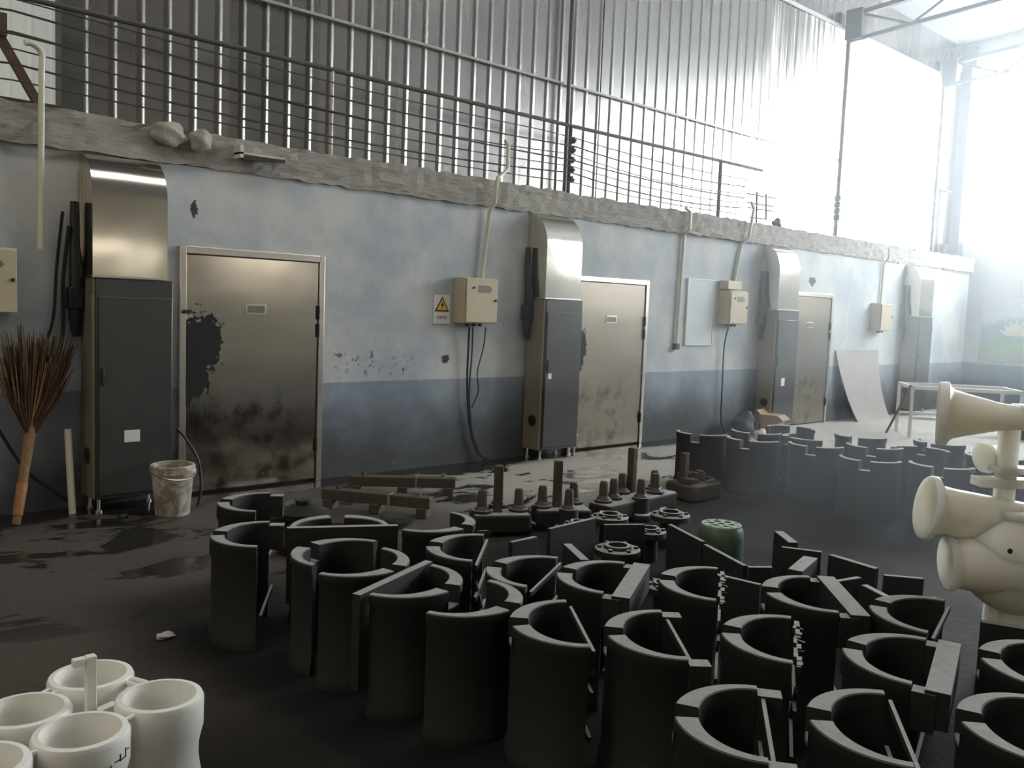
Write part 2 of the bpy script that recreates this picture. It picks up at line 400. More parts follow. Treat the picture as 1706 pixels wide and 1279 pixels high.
# trusses
def truss(x, label):
    t = thing('roof_truss', (x, .5, 6.2), label, 'truss', 'roof trusses', kind='structure')
    def P(y, z): return (0, y, z)
    def bz(y): return .02 - .075 * y
    def tz(y): return .42 - .085 * y
    MB().tube([P(0, bz(0)), P(-14, bz(-14))], .035, 8).build('bottom_chord', 'truss', t)
    MB().bar(P(.05, tz(.05)), P(-14, tz(-14)), .09, .07).build('top_chord', 'truss', t)
    w = MB(); y = -.15; k = 0
    while y > -13.5:
        a, b = (tz, bz) if k % 2 == 0 else (bz, tz)
        w.tube([P(y, a(y)), P(y - .85, b(y - .85))], .02, 6); y -= .85; k += 1
    w.build('web', 'truss', t)
    MB().box((-.09, -.22, .02), (.09, .06, .5)).build('gusset', 'truss', t, .01)
    MB().tube([(0, .03, -3.25), (0, .03, .05)], .033, 10).build('post', 'truss', t)
    return t
truss(14.3, 'dark steel roof truss on a slim post before the bright glazing')
truss(18.1, 'faint steel truss in the glare at the far end')
struct(MB().tube([(7.75, .5, 2.93), (7.75, .5, 7.2)], .024, 10).build('column', 'rail'), 'slim dark steel post in the middle of the ribbed sheet wall', 'column')
# rest of the hall behind the camera
struct(MB().box((-8, -16.2, 0), (XE, -16, 9)).build('wall_front', 'farwall'), 'brown hall wall opposite the drying rooms', 'wall')
for k in range(6):
    struct(MB().box((-6.5 + 4.3 * k, -16.0, 2.42), (-4.4 + 4.3 * k, -15.95, 3.2)).build('window_%d' % (k + 4), 'far_window'), 'high window in the opposite hall wall', 'window')

struct(MB().box((-8.2, -16, 0), (-8, 1.2, 9)).build('wall_left', 'farwall'), 'brown hall wall at the near end', 'wall')
struct(MB().box((-8, -13, 2.8), (-7.95, -1, 7.0)).build('window_20', 'warm_window'), 'wide warm window in the near end wall', 'window')
# glowing sheets added over the ribbed wall; their emission imitates glare
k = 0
SHEETS = [(8.43 + .89 * q, 2.88, 6.40, 'glare_sheet') for q in range(11)]
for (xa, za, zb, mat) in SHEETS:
    o = corrugated(xa, xa + .895, .610, za, zb, .2225, 'window_%d' % (21 + k), mat, .004); k += 1  # added glare sheet over the wall, not a window
    struct(o, 'added ribbed sheet over the wall with streaks of painted glare', 'window')
# ------------------------------------------------------------------ doors
def door(idx, xl, xr, label, leafmat, hi=2.02):
    w = xr - xl; d = thing('door_%d' % idx, (xl, 0, 0), label, 'door', kind='structure')
    fw = .055
    f = MB(); f.box((0, -.045, 0), (fw, -.001, hi)); f.box((w - fw, -.045, 0), (w, -.001, hi)); f.box((fw, -.045, hi - fw), (w - fw, -.001, hi))
    f.build('door_frame', 'frame', d, .004)
    MB().box((fw + .006, -.03, .02), (w - fw - .006, -.004, hi - fw - .006)).build('door_leaf', leafmat, d, .003)
    px = w * .43
    n = MB().box((px, -.036, 1.49), (px + .19, -.030, 1.58)).build('name_plate', 'frame', d, .002)
    MB().box((px + .018, -.0385, 1.505), (px + .172, -.036, 1.562)).build('plate_face', 'cream_plate', n)
    for z in (1.52, 1.36, .33):
        MB().tube([(w - fw - .004, -.045, z - .06), (w - fw - .004, -.045, z + .06)], .013, 8).build('hinge', 'dark', d)
    k = MB(); k.tube([(fw - .01, -.046, 1.50), (fw - .01, -.075, 1.50)], .012, 8); k.bar((fw - .03, -.07, 1.50), (fw + .03, -.07, 1.50), .012, .03)
    k.build('latch', 'dark', d)
    return d
door(1, 2.90, 4.215, 'large stainless steel door with black smear, nearest the camera', 'steel')
door(2, 7.43, 8.77, 'stainless steel door right of the middle duct unit', 'steel2')
door(3, 12.00, 13.34, 'hazy stainless steel door behind the leaning grey board', 'steel2')

# ------------------------------------------------------------------ dehumidifier units with ducts
def unit(x0, label, first=False, sticker=None):
    u = thing('dehumidifier_unit', (x0, 0, 0), label, 'machine', 'duct units along the rooms')
    w, d = .54, .297
    MB().box((.025, -d, .10), (w + .045, -.012, 1.735)).build('cabinet', 'cabinet', u, .006)
    MB().box((0, -d + .012, .105), (.024, -.03, 1.62)).build('side_panel', 'cab_side_lit', u, .004)
    MB().box((.004, -d + .01, 1.62), (.024, -.03, 1.735)).build('top_side_panel', 'cab_side_lit', u, .003)
    dr = MB().box((.04, -d - .012, .13), (w + .035, -d - .001, 1.60)).build('cabinet_door', 'cabinet', u, .004)
    h = MB().box((.055, -d - .03, .95), (.075, -d - .012, 1.08)).build('handle', 'dark', dr, .004)
    # polished hood: straight front that curls back to the wall
    prof = [(-d, 1.75), (-d, 2.30)]
    for k in range(1, 11):
        a = PI / 2 * k / 10; prof.append((-d + (d - .02) * (1 - math.cos(a)), 2.30 + .345 * math.sin(a)))
    prof += [(-.02, 2.64), (-.006, 2.64), (-.006, 1.95), (-.05, 1.95), (-.05, 1.75)]
    hm = MB(); n = len(prof); cols = []
    nxs = 8
    for i in range(nxs + 1):
        x = w * i / nxs; cols.append([hm.bm.verts.new((x, py, pz)) for py, pz in prof])
    for a, b in zip(cols, cols[1:]):
        for k in range(n):
            f = hm.bm.faces.new((a[k], b[k], b[(k + 1) % n], a[(k + 1) % n])); f.smooth = True
    hm.bm.faces.new(cols[0]); hm.bm.faces.new(cols[-1][::-1])
    hd = hm.build('duct_hood', 'hood', u)
    sm = MB(); sm.box((-.006, -d - .008, 1.737), (w + .006, -.03, 1.752)); sm.build('seam_strip', 'frame', hd)
    MB().box((-.012, -.06, 1.75), (-.001, -.003, 2.52)).build('flange', 'frame', hd)
    for (lx, ly) in ((.05, -.26), (w - .05, -.26), (.05, -.06), (w - .05, -.06)):
        MB().tube([(lx, ly, .0), (lx, ly, .015), (lx, ly, .016), (lx, ly, .102)], [.028, .028, .014, .014], 10).build('foot', 'frame', u)
    # fat black hose and connector hanging behind the left side
    hs = MB(); hs.tube([(-.05, -.06, 2.28), (-.055, -.07, 2.0), (-.05, -.10, 1.75), (-.06, -.09, 1.45), (-.045, -.08, 1.30)], [.03, .036, .05, .045, .03], 10)
    hs.build('black_hose', 'black', u)
    MB().box((-.11, -.14, 1.50), (-.012, -.04, 1.66)).build('connector_box', 'black', u, .01)
    v = MB(); 
    for k in range(7): v.bar((-.004, -.11 - .012 * k - .03, .36), (-.004, -.11 - .012 * k - .03, .36 + .11), .006, .006)
    v.lathe([(.06, 0), (.062, .004), (.045, .006), (.043, 0)], 20, Matrix.Translation((-.001, -.175, .42)) @ Matrix.Rotation(R(-90), 4, 'Y'))
    v.build('round_vent', 'dark', u)
    # drain stub with valve at the right foot
    dp = MB(); dp.tube([(w + .08, -.22, 0), (w + .08, -.22, .30), (w + .06, -.16, .33)], .022, 10); dp.bar((w + .06, -.23, .22), (w + .115, -.23, .22), .03, .03)
    dp.build('drain_pipe', 'frame' if not first else 'dark', u)
    if sticker:
        sx, sz, sw, sh = sticker
        MB().box((sx, -d - .0145, sz), (sx + sw, -d - .0122, sz + sh)).build('sticker', 'paper', u)
    return u
P = 4.567; H0 = 2.16
unit(H0, 'dark cabinet under a shiny curved duct, with white sticker, left of first door', True, (.22, .52, .115, .09))
unit(H0 + P, 'grey cabinet under curved duct, between cream electrical box and second steel door', False, (.08, .88, .05, .06))
unit(H0 + 2 * P, 'hazy cabinet with shining duct, left of the leaning grey board', False, (.2, .66, .09, .11))
unit(H0 + 3 * P, 'pale blurred duct cabinet in the glare at the far end of the rooms')

# ------------------------------------------------------------------ wall boxes, conduits, signs
def ebox(x0, x1, z0, z1, label, marks=True, d=.2):
    w = x1 - x0; h = z1 - z0
    e = thing('electrical_box', (x0, 0, z0), label, 'electrical box', 'electrical boxes on the plaster wall')
    MB().box((0, -d + .025, 0), (w, .0, h)).build('box_body', 'cream', e, .006)
    dr = MB().box((.012, -d, .012), (w - .008, -d + .024, h - .012)).build('box_door', 'cream', e, .004)
    if marks:
        MB().prism([(.16 * w / .43, h - .145), (.31 * w / .43, h - .145), (.345 * w / .43, h - .115), (.31 * w / .43, h - .075), (.16 * w / .43, h - .075)], -d - .003, -d - .0005).build('name_plate', 'cream_plate', dr)
        MB().tube([(.10 * w / .43, -d, h - .10), (.10 * w / .43, -d - .012, h - .10)], .011, 10).build('button', 'black', dr)
    MB().tube([(w - .035, -d, h * .52), (w - .035, -d - .015, h * .52)], .013, 10).build('lock', 'dark', dr)
    gl = MB()
    for k in range(3): gl.tube([(w * (.25 + .2 * k), -.1, -.03), (w * (.25 + .2 * k), -.1, 0)], .018, 8)
    gl.build('cable_gland', 'dark', e)
    return e
ebox(5.72, 6.15, 1.455, 1.915, 'cream electrical box beside the yellow warning sign')
ebox(10.29, 10.71, 1.515, 1.965, 'cream electrical box right of the framed white board')
ebox(14.66, 15.08, 1.47, 1.93, 'faint electrical box left of the farthest duct unit', False)
ebox(1.27, 1.70, 1.455, 1.91, 'cream electrical box cut by the left edge, above the broom')
jb = MB().box((10.30, -.14, 1.985), (10.62, -.002, 2.10)).build('junction_box', 'cream', None, .005); tag(jb, 'small pale junction box sitting on the electrical box by the white board', 'junction box')

sg = thing('warning_sign', (5.47, 0, 1.44), 'white warning plate with yellow lightning triangle left of cream box', 'sign')
MB().box((0, -.008, 0), (.205, -.001, .29)).build('sign_plate', 'white', sg)
MB().prism([(.012, .125), (.192, .125), (.102, .275)], -.0105, -.0082).build('triangle_border', 'black', sg)
MB().prism([(.034, .138), (.170, .138), (.102, .252)], -.0125, -.0106).build('triangle_face', 'yellow', sg)
MB().prism([(.112, .228), (.084, .188), (.100, .188), (.092, .150), (.122, .198), (.106, .198)], -.0145, -.0126).build('lightning_bolt', 'black', sg)
cap = MB()
for k in range(4): # the row of four worn characters under the triangle
    x = .040 + .034 * k
    cap.box((x, -.0105, .058), (x + .026, -.0082, .064)); cap.box((x, -.0105, .072), (x + .026, -.0082, .078)); cap.box((x + .010, -.0105, .050), (x + .016, -.0082, .086))
    if k % 2: cap.box((x, -.0105, .050), (x + .005, -.0082, .078))
cap.build('caption', 'orange', sg)

bd = thing('notice_board', (9.58, 0, 1.225), 'narrow framed white board hanging left of hazy electrical box', 'board')
MB().box((.012, -.018, .012), (.583, -.002, .86)).build('board_face', 'notice', bd)
f = MB(); f.box((0, -.026, 0), (.014, -.001, .872)); f.box((.581, -.026, 0), (.595, -.001, .872)); f.box((.014, -.026, 0), (.581, -.001, .014)); f.box((.014, -.026, .858), (.581, -.001, .872))
f.build('board_frame', 'white', bd)

def pipe(pts, r, name, mat, label, cat, group=None, n=10):
    return tag(MB().tube(pts, r, n).build(name, mat), label, cat, group)
def arc(c, r, a0, a1, n=8):  # in x-z plane
    return [(c[0] + r * math.cos(R(a0 + (a1 - a0) * k / n)), c[1], c[2] + r * math.sin(R(a0 + (a1 - a0) * k / n))) for k in range(n + 1)]
CG = 'white conduit pipes on the plaster wall'
pipe([(1.87, -.10, 1.92), (1.885, -.10, 3.24)] + arc((1.805, -.10, 3.25), .085, 0, 110), .022, 'conduit_pipe', 'pvc', 'tall white conduit with bent top at far left, above the broom', 'pipe', CG)
pipe([(6.05, -.045, 1.92), (6.12, -.045, 2.6), (6.13, -.11, 2.68), (6.16, -.11, 2.95), (6.30, -.10, 3.05), (6.34, -.05, 3.30), (6.36, .02, 3.36)], .02, 'conduit_pipe', 'pvc', 'white conduit rising from the cream electrical box to the wires', 'pipe', CG)
cp = thing('conduit_pipe', (9.4, 0, 1.2), 'white conduit ending in a small socket left of the framed board', 'pipe', CG)
MB().tube([(-.02, -.03, .02), (.02, -.03, 1.44), (.02, -.11, 1.50), (.02, -.11, 1.72), (-.08, -.11, 1.76)], .022, 10).build('tube', 'pvc', cp)
MB().box((-.06, -.06, -.03), (.02, .0, .05)).build('end_box', 'dark', cp, .006)
pipe([(10.60, -.03, 2.10), (10.72, -.03, 2.62), (10.76, -.11, 2.70), (10.84, -.11, 3.10), (10.86, -.05, 3.2)], .022, 'conduit_pipe', 'pvc', 'white conduit rising from the hazy electrical box by the board', 'pipe', CG)
pipe([(14.95, -.03, 1.93), (14.97, -.03, 2.60), (14.97, -.11, 2.7), (14.95, -.11, 2.86)], .02, 'conduit_pipe', 'pvc', 'faint conduit above the farthest electrical box', 'pipe', CG)
def cable(pts, r, label, group=None, mat='black'):
    # smooth Catmull path
    P_ = [Vector(p) for p in pts]; out = []
    for i in range(len(P_) - 1):
        p0, p1, p2, p3 = P_[max(i - 1, 0)], P_[i], P_[i + 1], P_[min(i + 2, len(P_) - 1)]
        for k in range(6):
            t = k / 6; out.append(.5 * ((2 * p1) + (p2 - p0) * t + (2 * p0 - 5 * p1 + 4 * p2 - p3) * t * t + (3 * p1 - p0 - 3 * p2 + p3) * t ** 3))
    out.append(P_[-1])
    return pipe(out, r, 'cable', mat, label, 'cable', group, 6)
cable([(5.86, -.10, 1.415), (5.88, -.07, 1.2), (5.90, -.05, .8), (5.95, -.05, .4), (6.05, -.06, .12), (6.16, -.08, .02)], .011, 'thick black cable hanging from the cream electrical box to the floor', 'cables under the cream box')
cable([(5.90, -.11, 1.415), (5.93, -.07, 1.1), (5.92, -.06, .75), (5.99, -.04, .35), (6.1, -.05, .1), (6.22, -.06, .02)], .008, 'thinner black cable twisted beside the thick one under cream box', 'cables under the cream box')
cable([(6.08, -.10, 1.415), (6.09, -.06, 1.2), (6.03, -.05, .95), (6.06, -.04, .75), (5.98, -.04, .58)], .007, 'slack black cable looping below right side of cream box', 'cables under the cream box')
cable([(10.42, -.10, 1.475), (10.42, -.05, 1.2), (10.43, -.05, .7), (10.45, -.05, .2), (10.5, -.08, .02)], .010, 'black cable dropping from the hazy electrical box', None)
cable([(2.02, -.09, 2.2), (1.99, -.05, 1.8), (1.96, -.05, 1.4), (1.86, -.06, 1.15), (1.75, -.05, .95)], .012, 'black cable slanting down behind the broom', 'cables behind the broom')
cable([(2.06, -.10, 2.1), (2.03, -.06, 1.7), (2.03, -.06, 1.35), (1.98, -.05, 1.1), (1.95, -.04, .8)], .014, 'black cable nearest the dark cabinet, above the broom', 'cables behind the broom')
cable([(1.45, -.03, .95), (1.62, -.05, .60), (1.78, -.05, .32), (1.95, -.07, .16), (2.10, -.10, .03)], .011, 'black cable curving to the floor at the left of dark cabinet', None)
cable([(2.77, -.33, .60), (2.83, -.35, .52), (2.90, -.42, .36), (2.90, -.48, .16), (2.86, -.52, .02)], .010, 'black hose arching from dark cabinet down behind the bucket', None)

# ------------------------------------------------------------------ things on the ledge: rail, wires, posts
rl = thing('guard_rail', (1.0, .22, 2.93), 'thin grey pipe rail on posts above the concrete ledge', 'railing')
MB().tube([(.4, 0, .79), (10.5, 0, .80)], .022, 8).build('top_rail', 'rail', rl)
for x in (3.40, 9.48):
    MB().tube([(x, 0, -.03), (x, 0, .80)], .026 if x > 5 else .018, 8).build('post', 'rail' if x > 5 else 'pvc', rl)
WG = 'electric wires strung over the ledge'
names = ['topmost', 'second', 'third', 'fourth', 'fifth', 'sixth', 'lowest']
zl = [3.57, 3.48, 3.40, 3.33, 3.26, 3.17, 3.06]; zr = [3.56, 3.47, 3.38, 3.30, 3.24, 3.19, 3.08]; z0 = [3.66, 3.58, 3.44, 3.42, 3.32, 3.22, 3.10]
for i in range(7):
    pts = []
    for (xa, za, xb, zb) in ((-1.5, z0[i] + .05, 1.75, z0[i]), (1.75, z0[i], 7.47, zl[i] * .5 + zr[i] * .5 - (.0 if i else -.02)), (7.47, zl[i] * .5 + zr[i] * .5, 11.3, zr[i] - .02)):
        for k in range(10):
            t = k / 10; pts.append((xa + (xb - xa) * t, .09 + .012 * (i % 3), za + (zb - za) * t - (.05 + .025 * (i % 3)) * 4 * t * (1 - t)))
    pipe(pts, .006 + .0025 * (i % 2), 'wire', 'wire', names[i] + ' of the seven dark wires strung above the ledge', 'wire', WG, 5)
ip = thing('insulator_post', (7.48, .17, 2.93), 'rusty post with wire insulators at the middle of the ledge', 'post')
MB().tube([(0, 0, -.03), (0, 0, .78)], .022, 8).build('post', 'rust', ip)
for i in range(5):
    MB().lathe([(.015, 0), (.04, .012), (.02, .03), (.04, .048), (.015, .06)], 12, Matrix.Translation((.03, -.03, .16 + .11 * i)) @ Matrix.Rotation(R(-40), 4, 'X')).build('insulator', 'rust', ip)
rk = thing('wire_rack', (11.05, .15, 2.93), 'small dark wire rack with two uprights on the ledge near the glare', 'rack')
MB().tube([(.28, 0, -.02), (.24, 0, .47)], .014, 6).build('upright', 'wire', rk)
MB().tube([(.52, 0, .1), (.48, 0, .47)], .014, 6).build('upright', 'wire', rk)
for z, xa, xb in ((.42, 0, .75), (.30, .0, .7), (.23, .05, .68), (.10, .1, .5)): MB().tube([(xa, 0, z), (xb, 0, z + .01)], .011, 6).build('cross_wire', 'wire', rk)
ib = thing('insulator_bracket', (13.56, .15, 2.93), 'bracket with four stepped insulators standing on the ledge in the glare', 'bracket')
MB().tube([(-.02, 0, -.02), (.03, 0, .66)], .014, 6).build('post', 'truss', ib)
for i in range(4): MB().prism([(.02, .28 + .1 * i), (.10, .31 + .1 * i), (.16, .37 + .1 * i), (.03, .37 + .1 * i)], -.05, .05).build('insulator', 'truss', ib)
br = thing('roof_brace', (1.55, .28, 2.93), 'dark rusty diagonal brace rising left from the ledge', 'brace')
MB().bar((.42, 0, .05), (.10, 0, .60), .05, .06).build('brace_bar', 'rust', br)
MB().bar((.10, 0, .60), (-.5, 0, 1.3), .05, .06).build('brace_bar', 'rust', br)
MB().box((.05, -.04, .50), (.20, .04, .66)).build('joint_plate', 'rust', br)
st = thing('metal_bracket', (3.34, -.16, 2.76), 'flat pale metal box frame sticking out of the ledge above first door', 'bracket')
MB().box((0, 0, .03), (.40, .24, .045)).build('top_plate', 'pvc', st)
MB().box((0, 0, 0), (.03, .12, .1)).build('end_plate', 'pvc', st)
MB().bar((.03, .01, .0), (.40, .01, .02), .02, .03).build('front_bar', 'dark', st)
def lump(c, r, name, mat, label, cat, group=None, seed=1, sq=(1, 1, 1)):
    m = MB(); bmesh.ops.create_icosphere(m.bm, subdivisions=3, radius=1)
    rr = random.Random(seed); ph = [rr.uniform(0, 6) for _ in range(6)]
    for v in m.bm.verts:
        k = 1 + .16 * math.sin(3 * v.co.x + ph[0]) * math.cos(4 * v.co.y + ph[1]) + .12 * math.sin(6 * v.co.z + ph[2] + 3 * v.co.x)
        v.co = Vector((v.co.x * sq[0], v.co.y * sq[1], v.co.z * sq[2])) * r * k
    for f in m.bm.faces: f.smooth = True
    return tag(m.build(name, mat, None, loc=c), label, cat, group)
lump((2.78, -.09, 2.87), .13, 'mortar_lump', 'mortar', 'larger pale mortar lump on the ledge above the dark cabinet', 'mortar', 'mortar lumps on ledge', 2, (1, .6, .7))
lump((3.04, -.09, 2.85), .10, 'mortar_lump', 'mortar', 'smaller rounder pale mortar lump on the ledge above the dark cabinet', 'mortar', 'mortar lumps on ledge', 3, (.8, .6, .95))
lump((11.75, .08, 2.99), .07, 'rubble_piece', 'dark', 'small dark stone lying on the ledge near the glare', 'stone', None, 4)

# ------------------------------------------------------------------ floor things along the wall
bk = thing('bucket', (2.63, -.60, 0), 'stained white plastic bucket in front of the dark cabinet', 'bucket')
MB().lathe([(.0, .002), (.117, .002), (.122, .012), (.147, .30), (.147, .315), (.160, .318), (.160, .372), (.152, .38), (.140, .378), (.136, .30), (.112, .03), (.0, .03)], 36).build('bucket_body', 'bucket', bk)
MB().lathe([(0, .0), (.128, .0)], 32, Matrix.Translation((0, 0, .25))).build('dark_contents', 'black', bk)
hb = MB(); hb.tube([(.163 * math.cos(a), .163 * math.sin(a) * 1, .345 - .06 * math.sin(PI * k / 12)) for k, a in [(k, PI * k / 12 - PI) for k in range(13)]], .005, 6); hb.build('bail_handle', 'frame', bk)

bm_ = thing('grass_broom', (1.64, -.34, 0), 'dry grass broom standing upside down at far left', 'broom')
ax = Vector((.17, .22, .76))
MB().tube([(0, 0, .0), tuple(ax * .5), tuple(ax)], [.028, .034, .045], 10).build('handle', 'straw', bm_)
MB().tube([tuple(ax * .08), tuple(ax * .36)], [.034, .038], 12).build('tape_wrap', 'tape', bm_)
rr = random.Random(11)
for part, cnt, mat, lo, hi in (('bristle', 230, 'straw_dark', -.6, .72), ('outer_bristle', 90, 'straw', -.8, .6)):
    tw = MB()
    for k in range(cnt):
        s = rr.uniform(lo, hi); L = rr.uniform(.45, .72); dx = s * .36; b = ax * rr.uniform(.72, .95)
        e = b + Vector((dx + .03, rr.uniform(-.10, .02) + .02, L * (1 - .15 * abs(s)))); md = b.lerp(e, .5) + Vector((dx * .18, 0, .02))
        e.y = min(e.y, .30); md.y = min(md.y, .3)
        tw.tube([tuple(b), tuple(md), tuple(e)], [.007, .006, .002], 4, False)
    tw.build(part, mat, bm_)
pipe([(2.045, -.21, .0), (2.035, -.14, .62)], .026, 'plastic_pipe', 'pvc', 'short pale plastic pipe standing left of the dark cabinet', 'pipe')
tag(MB().lathe([(0, 0), (.032, 0), (.036, .012), (.02, .03), (0, .032)], 16).build('rubber_plug', 'black', None, loc=(2.30, -.52, .0)), 'small black plug on the floor before dark cabinet', 'plug')
lump((1.64, -2.99, .015), .035, 'foam_scrap', 'pale', 'small pale scrap on the dark floor left of the shells', 'scrap', None, 8, (1.3, .8, .45))

# grey bent board against the wall
bdm = MB(); rows = []
for k in range(13):
    t = k / 12; z = 1.145 * t; y = -.30 + .285 * (t ** .8) ; sh = -.42 * t + .18 * math.sin(PI * t) * 0
    xl = 13.92 - .36 * t - .06 * math.sin(PI * t); xr = 15.0 + .02 * t - .10 * math.sin(PI * t * .9)
    rows.append([(xl, y + .0), (xr, y - .02), z])
vsA = [[bdm.bm.verts.new((r[0][0] + (r[1][0] - r[0][0]) * j / 6, r[0][1] + (r[1][1] - r[0][1]) * j / 6, r[2])) for j in range(7)] for r in rows]
vsB = [[bdm.bm.verts.new((r[0][0] + (r[1][0] - r[0][0]) * j / 6, r[0][1] + (r[1][1] - r[0][1]) * j / 6 + .012, r[2])) for j in range(7)] for r in rows]
for i in range(12):
    for j in range(6):
        bdm.bm.faces.new((vsA[i][j], vsA[i][j + 1], vsA[i + 1][j + 1], vsA[i + 1][j])); bdm.bm.faces.new((vsB[i][j], vsB[i + 1][j], vsB[i + 1][j + 1], vsB[i][j + 1]))
    for j in (0, 6): bdm.bm.faces.new((vsA[i][j], vsA[i + 1][j], vsB[i + 1][j], vsB[i][j]))
for j in range(6):
    for i in (0, 12): bdm.bm.faces.new((vsA[i][j], vsB[i][j], vsB[i][j + 1], vsA[i][j + 1]))
tag(bdm.build('leaning_board', 'board'), 'large bowed grey board leaning on the wall beside the third door', 'board')

# white table in front of the end wall
tb = thing('work_table', (12.86, -1.59, 0), 'white metal table frame at right behind the coated shells', 'table', rz=math.atan2(-1.11, .86))
L_, W_, HT = 1.45, .75, .74
for (x, y) in ((0, 0), (L_, 0), (0, W_), (L_, W_)): MB().box((x - .02, y - .02, 0), (x + .02, y + .02, HT)).build('leg', 'white', tb)
tt = MB(); tt.box((-.02, -.02, HT - .05), (L_ + .02, .02, HT)); tt.box((-.02, W_ - .02, HT - .05), (L_ + .02, W_ + .02, HT)); tt.box((-.02, .02, HT - .05), (.02, W_ - .02, HT)); tt.box((L_ - .02, .02, HT - .05), (L_ + .02, W_ - .02, HT)); tt.build('top_frame', 'white', tb)
lr = MB(); lr.box((.02, -.02, .26), (L_ - .02, .02, .30)); lr.box((.02, W_ - .02, .26), (L_ - .02, W_ + .02, .30)); lr.build('lower_rail', 'white', tb)
pipe([(13.02, -1.18, .0), (12.84, -1.50, .56), (12.78, -1.60, .76)], .018, 'broom_stick', 'rail', 'thin grey stick leaning on the left corner of white table', 'stick')
tag(MB().box((14.3, -2.9, 0), (14.9, -2.4, .45)).build('storage_box', 'dark', None, .02), 'dark box on the floor under the white table, behind foam flange', 'box')

bx = thing('cardboard_box', (11.15, -.42, 0), 'small open brown cardboard box by the wall behind the far shells', 'box', rz=R(12))
MB().box((-.15, -.12, 0), (.15, .12, .28)).build('carton', 'card', bx)
fl = MB(); fl.bar((-.15, -.12, .28), (.15, -.12, .28), .004, .004); fl._add([(-.15, -.12, .28), (.15, -.12, .28), (.14, -.2, .22), (-.14, -.2, .22)], [(0, 1, 2, 3)]); fl._add([(-.15, .12, .28), (.15, .12, .28), (.15, .18, .34), (-.15, .18, .34)], [(0, 1, 2, 3)])
fl.build('flap', 'card', bx)
lump((10.62, -.30, .16), .17, 'sack', 'sack', 'dark slumped sack against the wall left of cardboard box', 'sack', None, 6, (1, .8, 1.0))
lump((10.4, -.72, .08), .10, 'foam_scrap', 'pale', 'larger pale foam scrap in front of the dark sack', 'scrap', None, 9, (1, .8, .8))

# ------------------------------------------------------------------ coated half shells
HS, RO, RB = .50, .25, .242
def shell_mesh(notch=10.5):
    m = MB(); angs = []
    for k in range(-18, 19): angs.append((k * 5.0, HS))
    angs = [a for a in angs if abs(a[0]) > notch + .5]
    angs += [(-notch - .02, HS), (-notch, HS - .075), (0, HS - .075), (notch, HS - .075), (notch + .02, HS)]
    angs.sort(key=lambda a: a[0]); cols = []
    for a, top in angs:
        c, s = math.cos(R(a)), math.sin(R(a)); ri = .216 - .038 * c * c
        lo = min(.465, top - .015)
        prof = [(ri, 0), (RO, 0), (RO, .045), (RB, .06), (RB, lo - .012), (RO, lo), (RO, top - .004), (RO - .004, top), (ri + .004, top), (ri, top - .004), (ri + .006, .25)]
        cols.append([m.bm.verts.new((r * c, r * s, z)) for r, z in prof])
    n = len(cols[0])
    for a, b in zip(cols, cols[1:]):
        for k in range(n):
            f = m.bm.faces.new((a[k], b[k], b[(k + 1) % n], a[(k + 1) % n])); f.smooth = True
    m.bm.faces.new(cols[0][::-1]); m.bm.faces.new(cols[-1])
    return m
proto = {}
def part_mesh(key, fn):
    if key not in proto:
        o = fn(); proto[key] = o.data; C.objects.unlink(o); bpy.data.objects.remove(o)
    return proto[key]
def sub(name, key, fn, parent):
    o = bpy.data.objects.new(name, part_mesh(key, fn)); C.objects.link(o); o.parent = parent; return o
def f_tie(z, w=.012, h=.022): return lambda: MB().box((-.012 - w, -.232, z - h), (-.012, .232, z)).build('tie_bar', 'coat')
def f_ragged():
    m = MB(); q = random.Random(21); y = -.236
    while y < .23:
        L = q.uniform(.015, .05); w = q.uniform(.010, .022); h = q.uniform(.018, .034); o_ = q.uniform(-.006, .006)
        m.box((-.012 - w + o_, y, .49 - h), (-.012 + o_, min(y + L + .004, .236), .49 + q.uniform(-.006, .006))); y += L
    for k in range(5):
        y = q.uniform(-.22, .22); m.bar((-.02, y, .48), (-.02 - q.uniform(.012, .028), y + q.uniform(-.02, .02), .48 + q.uniform(-.02, .012)), .006, .006)
    return m.build('tie_bar', 'coat')
def f_diag(s): return lambda: MB().bar((-.018, -.225 * s, .08), (-.018, .225 * s, .40), .012, .02).build('brace_strip', 'coat')
def f_plate(): 
    m = MB(); m.box((-.115, -.262, .375), (-.04, .262, .498)); return m.build('cross_plate', 'coat', None)
def f_board(): return MB().box((-.05, -.29, .12), (-.012, .262, .506)).build('upright_board', 'coat', None)
def f_lug(s): return lambda: MB().box((-.075, s * .235 - .03, .36), (-.002, s * .235 + .03, .485)).build('lug', 'coat', None)
def f_boss(): return MB().lathe([(0, -.012), (.034, -.012), (.034, .012), (.016, .014), (0, .014)], 14, Matrix.Translation((.03, .10, .30)) @ Matrix.Rotation(R(90), 4, 'Y')).build('boss', 'coat')
SG = 'coated half shells standing in the casting yard'
